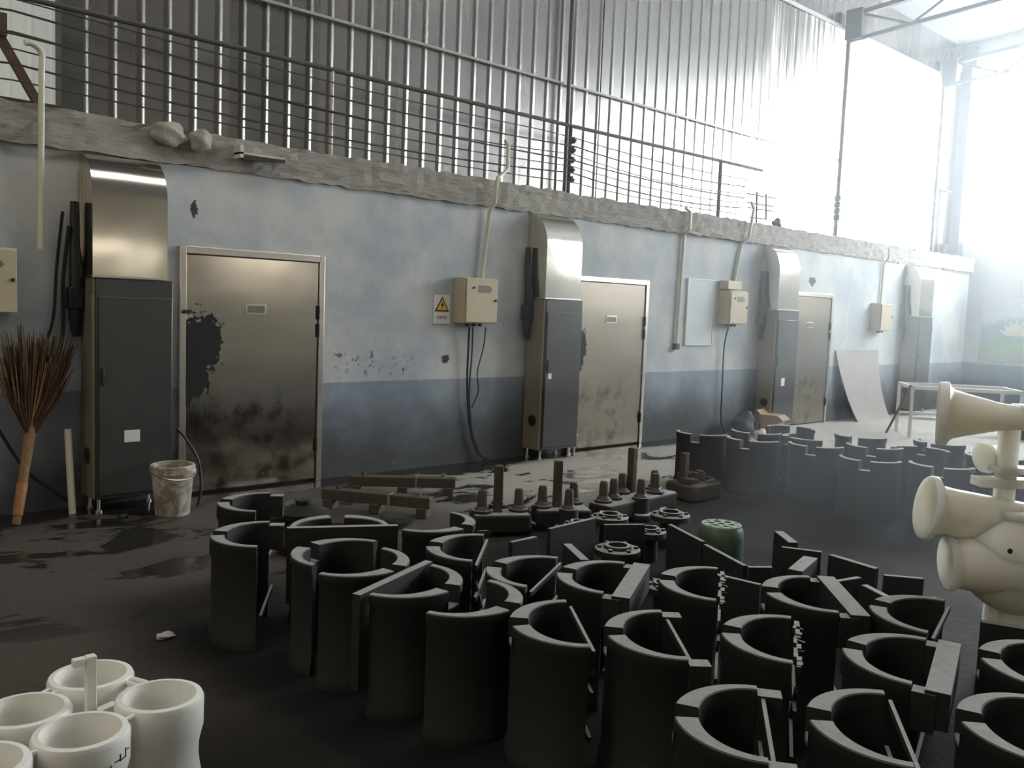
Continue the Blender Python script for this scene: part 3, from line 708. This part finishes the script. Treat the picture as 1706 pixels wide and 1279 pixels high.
def shell(mx, my, ang, style, label, z=0, s=1.0):
    o = thing('half_shell', (mx, my, z), label, 'casting pattern', SG, rz=R(ang)); o.scale = (s, s, s)
    sub('shell_wall', 'wall', lambda: shell_mesh().build('shell_wall', 'coat'), o)
    if style in ('tie', 'lug'):
        sub('tie_bar', 'ragged' if 'ragged' in label else 'tie_top', f_ragged if 'ragged' in label else f_tie(.478), o)
        for z_ in (.33, .17): sub('tie_bar', 'tie%g' % z_, f_tie(z_), o)
        sub('brace_strip', 'diag', f_diag(1), o)
    if style == 'lug':
        for q in (-1, 1): sub('lug', 'lug%d' % q, f_lug(q), o)
        sub('boss', 'boss', f_boss, o)
    if style == 'far':
        sub('lug', 'lug-1', f_lug(-1), o); sub('boss', 'boss', f_boss, o); sub('tie_bar', 'tie0.17', f_tie(.17), o)
    if style == 'plate':
        sub('cross_plate', 'plate', f_plate, o)
        for q in (-1, 1): sub('lug', 'lug%d' % q, f_lug(q), o)
        sub('tie_bar', 'tie0.17', f_tie(.17), o)
    if style == 'board': sub('upright_board', 'board', f_board, o)
    return o
SH = [
 (2.04, -3.19, 146, 'far', 'leftmost half shell standing beside the bare floor'),
 (2.36, -2.56, 143, 'far', 'half shell directly behind the leftmost one, nearest the bucket'),
 (2.42, -3.27, 62, 'board', 'half shell closed by a long upright board, right of the leftmost pair'),
 (2.19, -3.70, 112, 'none', 'half shell with rim rounded away from us, behind the one touching the long board'),
 (2.15, -3.82, -68, 'none', 'half shell facing its twin in the left cluster, rim rounded towards us'),
 (2.87, -3.42, -70, 'none', 'half shell in front of the brown beams, rim rounded to the right'),
 (2.172, -4.168, -68, 'board', 'half shell under a long slanting board in the left cluster'),
 (2.75, -3.97, 133, 'tie', 'half shell with thin bar just right of the slanting board'),
 (2.23, -4.475, -70, 'none', 'half shell with plain front rim rounded towards us, left of centre foreground'),
 (2.73, -4.43, 119, 'tie', 'half shell in the middle with thin bar, left of the rough flat bar'),
 (2.93, -4.67, 120, 'plate', 'half shell capped by a rough flat bar in the middle of the yard'),
 (2.39, -4.96, 144, 'tie', 'half shell with ladder of thin bars, beside the plain foreground rim'),
 (2.59, -5.25, 139, 'lug', 'foreground half shell with wide curved front rim in the centre'),
 (3.23, -4.99, 124, 'tie', 'half shell with ragged thin bar in front of the green drum'),
 (2.90, -5.54, 121, 'tie', 'half shell with ragged edge in the middle right of the yard'),
 (2.23, -5.84, 126, 'lug', 'nearest large half shell at bottom, right of centre'),
 (3.49, -5.34, 133, 'plate', 'half shell capped by a flat slab, in front of the far coated row'),
 (3.61, -5.76, 105, 'tie', 'half shell right in front of the ivory valve pattern'),
 (3.08, -5.92, 108, 'plate', 'half shell capped by a wide pale slab at lower right'),
 (2.52, -6.10, 124, 'tie', 'half shell at the bottom edge with its bar hidden low, left of the corner one'),
 (2.86, -6.395, 120, 'lug', 'half shell cut by the bottom right corner of the picture'),
 (3.42, -6.25, 115, 'lug', 'half shell at the right edge under the ivory valve pattern'),
]
for a in SH: shell(*a)
FR = [
 (7.25, -2.02, 200, 'far row half shell at its left end beside the brown rough block'),
 (7.36, -2.52, 195, 'second half shell of the front far row, below the cardboard box'),
 (7.60, -3.03, 198, 'third half shell of the front far row, behind green drum'),
 (7.28, -3.70, 196, 'fourth half shell of the front far row, with a dark hole low down'),
 (7.53, -4.18, 196, 'fifth half shell of the front far row, near the ivory flange'),
 (7.98, -4.62, 190, 'last half shell of the front far row, partly behind ivory pattern'),
 (7.86, -2.24, 205, 'second row far half shell under the third duct cabinet'),
 (7.98, -2.74, 150, 'second row far half shell opening towards the lane'),
 (8.06, -3.36, 200, 'second row far half shell near the leaning stick'),
 (8.20, -3.72, 20, 'far half shell turned away, closing a ring with its neighbour'),
 (8.50, -4.25, 175, 'far half shell just left of the tall ivory flange'),
 (8.42, -2.28, 20, 'rear row far half shell nearest the rooms'),
 (8.62, -2.95, 190, 'rear row far half shell in the middle'),
 (8.95, -3.60, 170, 'rearmost far half shell below the white table leg'),
]
for (x, y, a, l) in FR:
    o = shell(x, y, a, 'none', l)
# brown rough block beside the far row
rb = thing('rough_block', (6.55, -2.42, 0), 'brown rough lumpy block with a thin post left of far row', 'casting')
m = MB(); m.box((-.16, -.16, 0), (.26, .16, .16)); m.build('base_block', 'beam', rb, .03)
m = MB()
q = random.Random(4)
for k in range(16): m.box((-.15 + .024 * k, -.13 + q.uniform(0, .12), .155), (-.12 + .024 * k, -.05 + q.uniform(.05, .15), .18 + q.uniform(.0, .07)))
m.build('crust', 'beam', rb, .008)
MB().box((-.13, -.03, .155), (-.07, .03, .42)).build('post', 'beam', rb, .004)
tag(MB().box((-.05, -.02, 0), (.06, .02, .012)).build('metal_chip', 'frame', None, loc=(6.68, -2.55, .165)), 'small bright chip lying on the brown rough block', 'chip')

# ------------------------------------------------------------------ pinned castings (sprues with pegs)
def pin(parent, x, y, z, s=1.0):
    MB().lathe([(.058 * s, 0), (.054 * s, .012), (.036 * s, .03), (.033 * s, .125 * s), (.026 * s, .145 * s), (.0, .146 * s)], 16, Matrix.Translation((x, y, z))).build('peg', 'beam', parent)
def pinned(x, y, rz, post, pegs, length, label):
    t = thing('pegged_casting', (x, y, 0), label, 'casting', 'pegged castings in the yard', rz=R(rz))
    m = MB(); m.box((-length / 2, -.11, .02), (length / 2, .11, .16)); m.build('base_bar', 'coat', t, .02)
    for k, (px, py) in enumerate(pegs):
        MB().lathe([(.0, 0), (.105, 0), (.11, .02), (.10, .05), (.075, .06), (.07, .18), (.0, .181)], 22, Matrix.Translation((px, py, 0))).build('flange', 'coat', t)
        pin(t, px, py, .178)
    MB().box((post[0] - .03, post[1] - .03, .15), (post[0] + .03, post[1] + .03, post[2])).build('sprue_post', 'beam', t, .006)
    return t
pinned(4.31, -2.39, -30, (-.02, .0, .50), [(-.14, -.02), (.14, .02), (.02, .17)], .42, 'pegged casting with tall square post, left of the three')
pinned(4.80, -2.53, -30, (-.03, .02, .51), [(-.15, .0), (.02, -.13), (.13, .12)], .42, 'pegged casting with tall square post, middle of the three')
pinned(5.59, -2.58, 5, (.12, .12, .53), [(-.38, .03), (-.22, .05), (-.06, -.10), (.02, .14), (.25, -.03), (.37, .06)], .94, 'longest pegged casting with six pegs, right of the three')

# plates on edge in the yard
PG = 'thin coated plates standing on edge in the yard'
PL = [
 ((3.86, -3.34), (4.31, -3.30), .03, .30, 'plate on edge before the pegged castings, right of a short one'),
 ((3.45, -3.44), (3.66, -3.43), .03, .30, 'short plate on edge just behind the shell with slanting board'),
 ((4.23, -3.46), (4.46, -3.60), .03, .30, 'short plate on edge below the longest pegged casting'),
 ((3.70, -3.65), (3.54, -3.94), .05, .30, 'wide plate end leaning towards us behind the middle shells'),
 ((4.60, -3.69), (4.42, -4.08), .03, .30, 'rear half of the long plate left of the green drum'),
 ((4.41, -4.10), (4.22, -4.50), .03, .29, 'front half of the long plate running up to the green drum'),
 ((4.18, -4.54), (4.29, -4.62), .03, .30, 'tiny plate on edge below the green drum'),
 ((3.92, -4.50), (3.96, -4.76), .03, .30, 'plate on edge behind the shell with ragged thin bar'),
 ((5.05, -4.20), (4.87, -4.41), .06, .30, 'short broad plate nearest the far coated row'),
 ((4.72, -4.42), (4.82, -4.62), .03, .30, 'plate on edge in front of the short broad plate'),
 ((4.66, -4.64), (4.34, -4.73), .08, .30, 'broad pale wedge plate pointing at the slab-capped shell'),
 ((4.81, -4.68), (4.76, -4.98), .04, .30, 'plate on edge to the right of the broad wedge plate'),
 ((4.67, -5.06), (4.79, -5.22), .03, .30, 'plate on edge below the ivory valve flange'),
 ((4.34, -4.96), (4.52, -5.00), .03, .30, 'small plate on edge right behind the flat slab'),
 ((4.41, -5.08), (4.32, -5.24), .04, .30, 'small slanted plate near the rim of the valve-side shell'),
 ((4.40, -5.26), (4.58, -5.38), .03, .28, 'plate on edge touching the foot of the ivory pattern'),
 ((4.20, -5.72), (4.36, -6.10), .04, .34, 'long dark plate on edge in front of the ivory pattern'),
]
for a, b, w, h, l in PL:
    d = Vector((b[0] - a[0], b[1] - a[1])); L0 = d.length
    o = MB().box((0, -w / 2, 0), (L0, w / 2, h)).build('casting_plate', 'coat', None, .004, loc=(a[0], a[1], 0)); o.rotation_euler = (0, 0, math.atan2(d.y, d.x))
    tag(o, l, 'plate', PG)
# flanged discs
DG = 'round flanged castings among the plates'
def disc(x, y, r, h, label, n=6):
    t = thing('flanged_disc', (x, y, 0), label, 'casting', DG)
    MB().lathe([(0, 0), (r * .55, 0), (r * .5, h - .05), (r, h - .04), (r, h - .004), (r - .006, h), (r * .62, h), (r * .58, h + .02), (r * .42, h + .02), (r * .40, h - .03), (0, h - .03)], 26).build('hub', 'coat', t)
    for k in range(n):
        a = 2 * PI * k / n + .3
        MB().lathe([(0, h - .001), (.014, h), (.014, h + .014), (.008, h + .015), (0, h + .015)], 8, Matrix.Translation((r * .8 * math.cos(a), r * .8 * math.sin(a), 0))).build('bolt_stub', 'coat', t)
disc(4.70, -3.10, .13, .22, 'flanged disc just below the longest pegged casting')
disc(4.16, -3.64, .14, .20, 'flanged disc in the centre gap between plates and shells')
disc(4.68, -3.47, .11, .20, 'flanged disc left of the long plate')
disc(5.12, -3.30, .14, .22, 'flanged disc with bolt stubs at the right end of pegged castings')
disc(4.47, -3.02, .10, .18, 'small flanged disc in front of the middle pegged casting')
disc(3.95, -5.02, .09, .30, 'small flanged boss beside the ragged shell')
disc(3.90, -4.20, .10, .16, 'small flanged disc behind the rough flat bar')

# green perforated drum
gd = thing('perforated_drum', (4.91, -3.87, 0), 'upturned dark green drum with round holes in its pale top', 'drum')
MB().lathe([(.118, 0), (.150, 0), (.146, .22), (.142, .26), (.128, .285), (.118, .285), (.128, .25)], 34, closed=True).build('drum_wall', 'green', gd)
top = MB(); n = 34; rT = .128
ringo = [top.bm.verts.new((rT * math.cos(2 * PI * k / n), rT * math.sin(2 * PI * k / n), .285)) for k in range(n)]
edges = [top.bm.edges.new((ringo[k], ringo[(k + 1) % n])) for k in range(n)]
for (hx, hy) in [(0, 0)] + [(.066 * math.cos(2 * PI * k / 6), .066 * math.sin(2 * PI * k / 6)) for k in range(6)] + [(.105 * math.cos(2 * PI * k / 9 + .2), .105 * math.sin(2 * PI * k / 9 + .2)) for k in range(9)]:
    rh = .024 if math.hypot(hx, hy) < .09 else .012
    vs_ = [top.bm.verts.new((hx + rh * math.cos(2 * PI * k / 10), hy + rh * math.sin(2 * PI * k / 10), .285)) for k in range(10)]
    edges += [top.bm.edges.new((vs_[k], vs_[(k + 1) % 10])) for k in range(10)]
bmesh.ops.triangle_fill(top.bm, use_beauty=True, use_dissolve=False, edges=edges)
ex = bmesh.ops.extrude_face_region(top.bm, geom=list(top.bm.faces))
for v in ex['geom']:
    if isinstance(v, bmesh.types.BMVert): v.co.z += .012
tp = top.build('perforated_top', plain('pale_green_plastic', (.30, .38, .31), .5, var=.1), gd, auto=False)

# brown beams and a dark flange casting at the back left of the yard
def beam(x0, y0, x1, y1, label, h=.15):
    d = Vector((x1 - x0, y1 - y0)); L0 = d.length
    t = thing('casting_beam', (x0, y0, 0), label, 'casting', 'brown beam castings behind the left shells', rz=math.atan2(d.y, d.x))
    m = MB(); m.box((0, -.05, h - .085), (L0, .05, h)); m.build('beam_bar', 'beam', t, .006)
    for x in (.06, L0 * .5, L0 - .06):
        MB().box((x - .04, -.07, 0), (x + .04, .07, h - .08)).build('foot_block', 'beam', t, .006)
    for x in (.12, L0 - .1): MB().tube([(x, 0, h - .002), (x, 0, h + .03)], .018, 8).build('stud', 'frame' if x > .2 else 'beam', t)
    MB().box((L0 * .62, -.052, h - .084), (L0 * .64, .052, h + .003)).build('joint_strip', 'frame', t)
beam(4.15, -.62, 4.86, -1.19, 'brown beam casting nearest the plaster wall')
beam(3.68, -1.00, 4.18, -1.74, 'brown beam casting closer to the yard', .16)
fc = thing('motor_cover', (2.92, -2.02, 0), 'black round flanged cover behind the board-closed shell', 'casting')
MB().lathe([(0, 0), (.16, 0), (.17, .03), (.15, .22), (.17, .235), (.17, .27), (.13, .28), (.08, .31), (0, .315)], 28).build('cover_body', 'black', fc)
MB().lathe([(0, .31), (.05, .31), (.05, .34), (0, .345)], 14).build('hub', 'black', fc)
MB().box((-.25, -.05, .20), (-.14, .05, .27)).build('ear', 'black', fc, .01)

# ------------------------------------------------------------------ white foam pipe cluster, bottom left
fcst = thing('foam_pipe_cluster', (.84, -4.47, 0), 'white foam cluster of ring-mouthed pipes joined by rods, bottom left corner', 'foam pattern')
cups = [(-.165, .05), (-.08, -.175), (.17, -.085), (.06, .19), (-.335, -.20)]
prof = [(.086, 0), (.120, 0), (.124, .02), (.118, .05), (.106, .075), (.104, .12), (.116, .15), (.119, .20), (.114, .23), (.111, .255), (.112, .30), (.120, .335), (.125, .355), (.126, .435), (.120, .448), (.104, .45), (.098, .43), (.082, .36), (.080, .05)]
for (x, y) in cups:
    MB().lathe(prof, 36, Matrix.Translation((x, y, 0)), closed=True).build('pipe', 'foam', fcst)
MB().box((-.014, -.014, .30), (.014, .014, .585)).build('sprue_stick', 'foam', fcst, .003)
MB().box((-.05, -.012, .560), (-.014, .014, .583)).build('stick_tab', 'foam', fcst, .003)
def rods(a, b, z, off):
    A, B = Vector((*cups[a], 0)), Vector((*cups[b], 0)); d = (B - A).normalized(); s = Vector((-d.y, d.x, 0))
    MB().tube([A + d * .118 + s * off + Vector((0, 0, z)), B - d * .118 + s * off + Vector((0, 0, z))], .008, 8).build('connecting_rod', 'foam', fcst)
for a, b, o_ in ((0, 3, .05), (0, 3, .02), (3, 2, .06), (3, 2, .03), (0, 1, .0), (1, 2, -.03), (4, 1, -.02), (4, 0, .03)): rods(a, b, .437, o_)
MB().bar((-.05, -.02, .40), (.08, .03, .40), .03, .02).build('cross_gate', 'foam', fcst)
mk = MB()   # worn hand marks on the front pipe
for (a, z, w, h) in ((-62, .388, .018, .003), (-57, .392, .004, .020), (-50, .385, .022, .003), (-46, .398, .004, .022), (-40, .400, .012, .003), (-72, .37, .003, .03)):
    c, s = math.cos(R(a)), math.sin(R(a)); m4 = Matrix.Translation((cups[1][0] + .1262 * c, cups[1][1] + .1262 * s, z)) @ Matrix.Rotation(R(a + 90), 4, 'Z')
    mk.box((-w / 2, -.0004, -h / 2), (w / 2, .0008, h / 2), m4)
mk.build('pen_mark', 'dark', fcst)

# ------------------------------------------------------------------ ivory foam valve pattern at the right edge
V = thing('foam_valve_pattern', (4.47, -5.66, 0), 'ivory foam cluster of flanged valve bodies on a square stick, right edge', 'foam pattern', rz=math.atan2(-.673, .738))
# local x runs to the right of the picture, local y away from the camera
def along(p, d):  # matrix that puts lathe z along d at p
    q = Vector(d).to_track_quat('Z', 'Y'); return Matrix.Translation(p) @ q.to_matrix().to_4x4()
MB().box((-.01, -.03, 0), (.06, .04, 1.19)).build('sprue_stick', 'foam_warm', V, .004)
# upper horn: flange, cone, throat
MB().lathe([(0, 0), (.145, 0), (.15, .006), (.15, .045), (.128, .055), (.115, .07), (.10, .12), (.065, .26), (.055, .34), (.07, .42), (.085, .60), (0, .60)], 36, along((-.27, .10, 1.225), (.91, -.40, .015))).build('horn', 'foam_warm', V)
MB().box((.03, -.10, 1.235), (.42, .06, 1.29)).build('top_pad', 'foam_warm', V, .02)
MB().box((-.04, -.05, .97), (.20, .05, 1.0)).build('cross_bar', 'foam_warm', V, .003)
MB().box((-.115, -.05, .905), (.20, .05, .945)).build('cross_bar', 'foam_warm', V, .003)
MB().lathe([(.0, 0), (.07, 0), (.074, .02), (.06, .035), (.05, .10), (0, .1)], 24, along((-.035, .10, 1.02), (1, .3, .1))).build('side_flange', 'foam_warm', V)
# lower body: flanged pipe running right, second mouth below, swelling belly
MB().lathe([(0, .02), (.06, .02), (.10, 0), (.145, 0), (.15, .008), (.15, .03), (.13, .045), (.115, .06), (.11, .12), (.108, .50), (0, .50)], 36, along((-.33, .02, .79), (1, -.10, -.14))).build('flanged_pipe', 'foam_warm', V)
MB().lathe([(0, .03), (.075, .03), (.115, 0), (.125, .004), (.125, .03), (.11, .05), (.125, .12), (.16, .30), (.17, .50), (0, .52)], 36, along((-.25, -.05, .545), (1, -.14, .04))).build('lower_mouth', 'foam_warm', V)
bl = MB(); bmesh.ops.create_uvsphere(bl.bm, u_segments=32, v_segments=20, radius=1)
for v in bl.bm.verts: v.co = Vector((v.co.x * .27 + .10, v.co.y * .20 - .05, v.co.z * .25 + .57))
for f in bl.bm.faces: f.smooth = True
bl.build('valve_body', 'foam_warm', V)
MB().lathe([(0, 0), (.13, 0), (.13, .03), (.12, .035), (0, .036)], 30, Matrix.Translation((.07, -.04, .775))).build('bonnet_flange', 'foam_warm', V)
MB().lathe([(0, 0), (.14, 0), (.14, .03), (.10, .05), (.09, .36), (0, .36)], 30, Matrix.Translation((.12, -.02, .0))).build('foot', 'foam_warm', V)
MB().lathe([(0, 0), (.012, 0), (.012, .002), (0, .003)], 12, along((-.06, -.232, .66), (0, -1, .2))).build('vent_hole', 'black', V)

# ------------------------------------------------------------------ haze in the air of the far half of the hall
hz = NT('hall_haze'); vs_ = hz.n('ShaderNodeVolumeScatter', {'Color': (.88, .94, 1.0, 1), 'Density': .024, 'Anisotropy': .65})
hz.t.links.new(vs_.outputs[0], hz.out.inputs['Volume'])
hm = MB().box((5.2, -13, .95), (XE - .12, -.36, 6.5)).build('haze', hz.m); tag(hm, 'bright dusty haze filling the far end of the hall', 'haze', None, 'stuff')

hz2 = NT('added_haze_slab'); v2 = hz2.n('ShaderNodeVolumeScatter', {'Color': (.88, .93, 1.0, 1), 'Density': .075, 'Anisotropy': .65}); hz2.t.links.new(v2.outputs[0], hz2.out.inputs['Volume'])  # haze slab added in front of the far row to pale its sides
hl = MB().box((5.35, -12, .03), (6.9, -3.15, .94)).build('haze', hz2.m); tag(hl, 'added slab of haze that veils the far coated row', 'haze', None, 'stuff')
# ------------------------------------------------------------------ world, camera
w = bpy.data.worlds.new('world'); bpy.context.scene.world = w; w.use_nodes = True
bg = w.node_tree.nodes['Background']; bg.inputs[0].default_value = (1.0, .86, .66, 1); bg.inputs[1].default_value = .05

cam = bpy.data.cameras.new('camera'); co = bpy.data.objects.new('camera', cam); C.objects.link(co)
yaw, pit, ro = .74254, .08666, .03946
fw = Vector((math.sin(yaw) * math.cos(pit), math.cos(yaw) * math.cos(pit), -math.sin(pit))); rt = Vector((math.cos(yaw), -math.sin(yaw), 0)); up = rt.cross(fw)
r2 = rt * math.cos(ro) + up * math.sin(ro); u2 = up * math.cos(ro) - rt * math.sin(ro)
m = Matrix((( r2.x, u2.x, -fw.x, 0), (r2.y, u2.y, -fw.y, -7.159), (r2.z, u2.z, -fw.z, 1.65), (0, 0, 0, 1)))
co.matrix_world = m
cam.sensor_width = 36; cam.lens = 36 * 1500 / 1706; cam.clip_end = 200
sc = bpy.context.scene; sc.camera = co
sc.view_settings.view_transform = 'Standard'; sc.view_settings.look = 'None'; sc.view_settings.exposure = 0; sc.view_settings.gamma = 1
sc.view_settings.use_curve_mapping = False
sc.cycles.max_bounces = 6; sc.cycles.volume_bounces = 1; sc.cycles.sample_clamp_indirect = 6
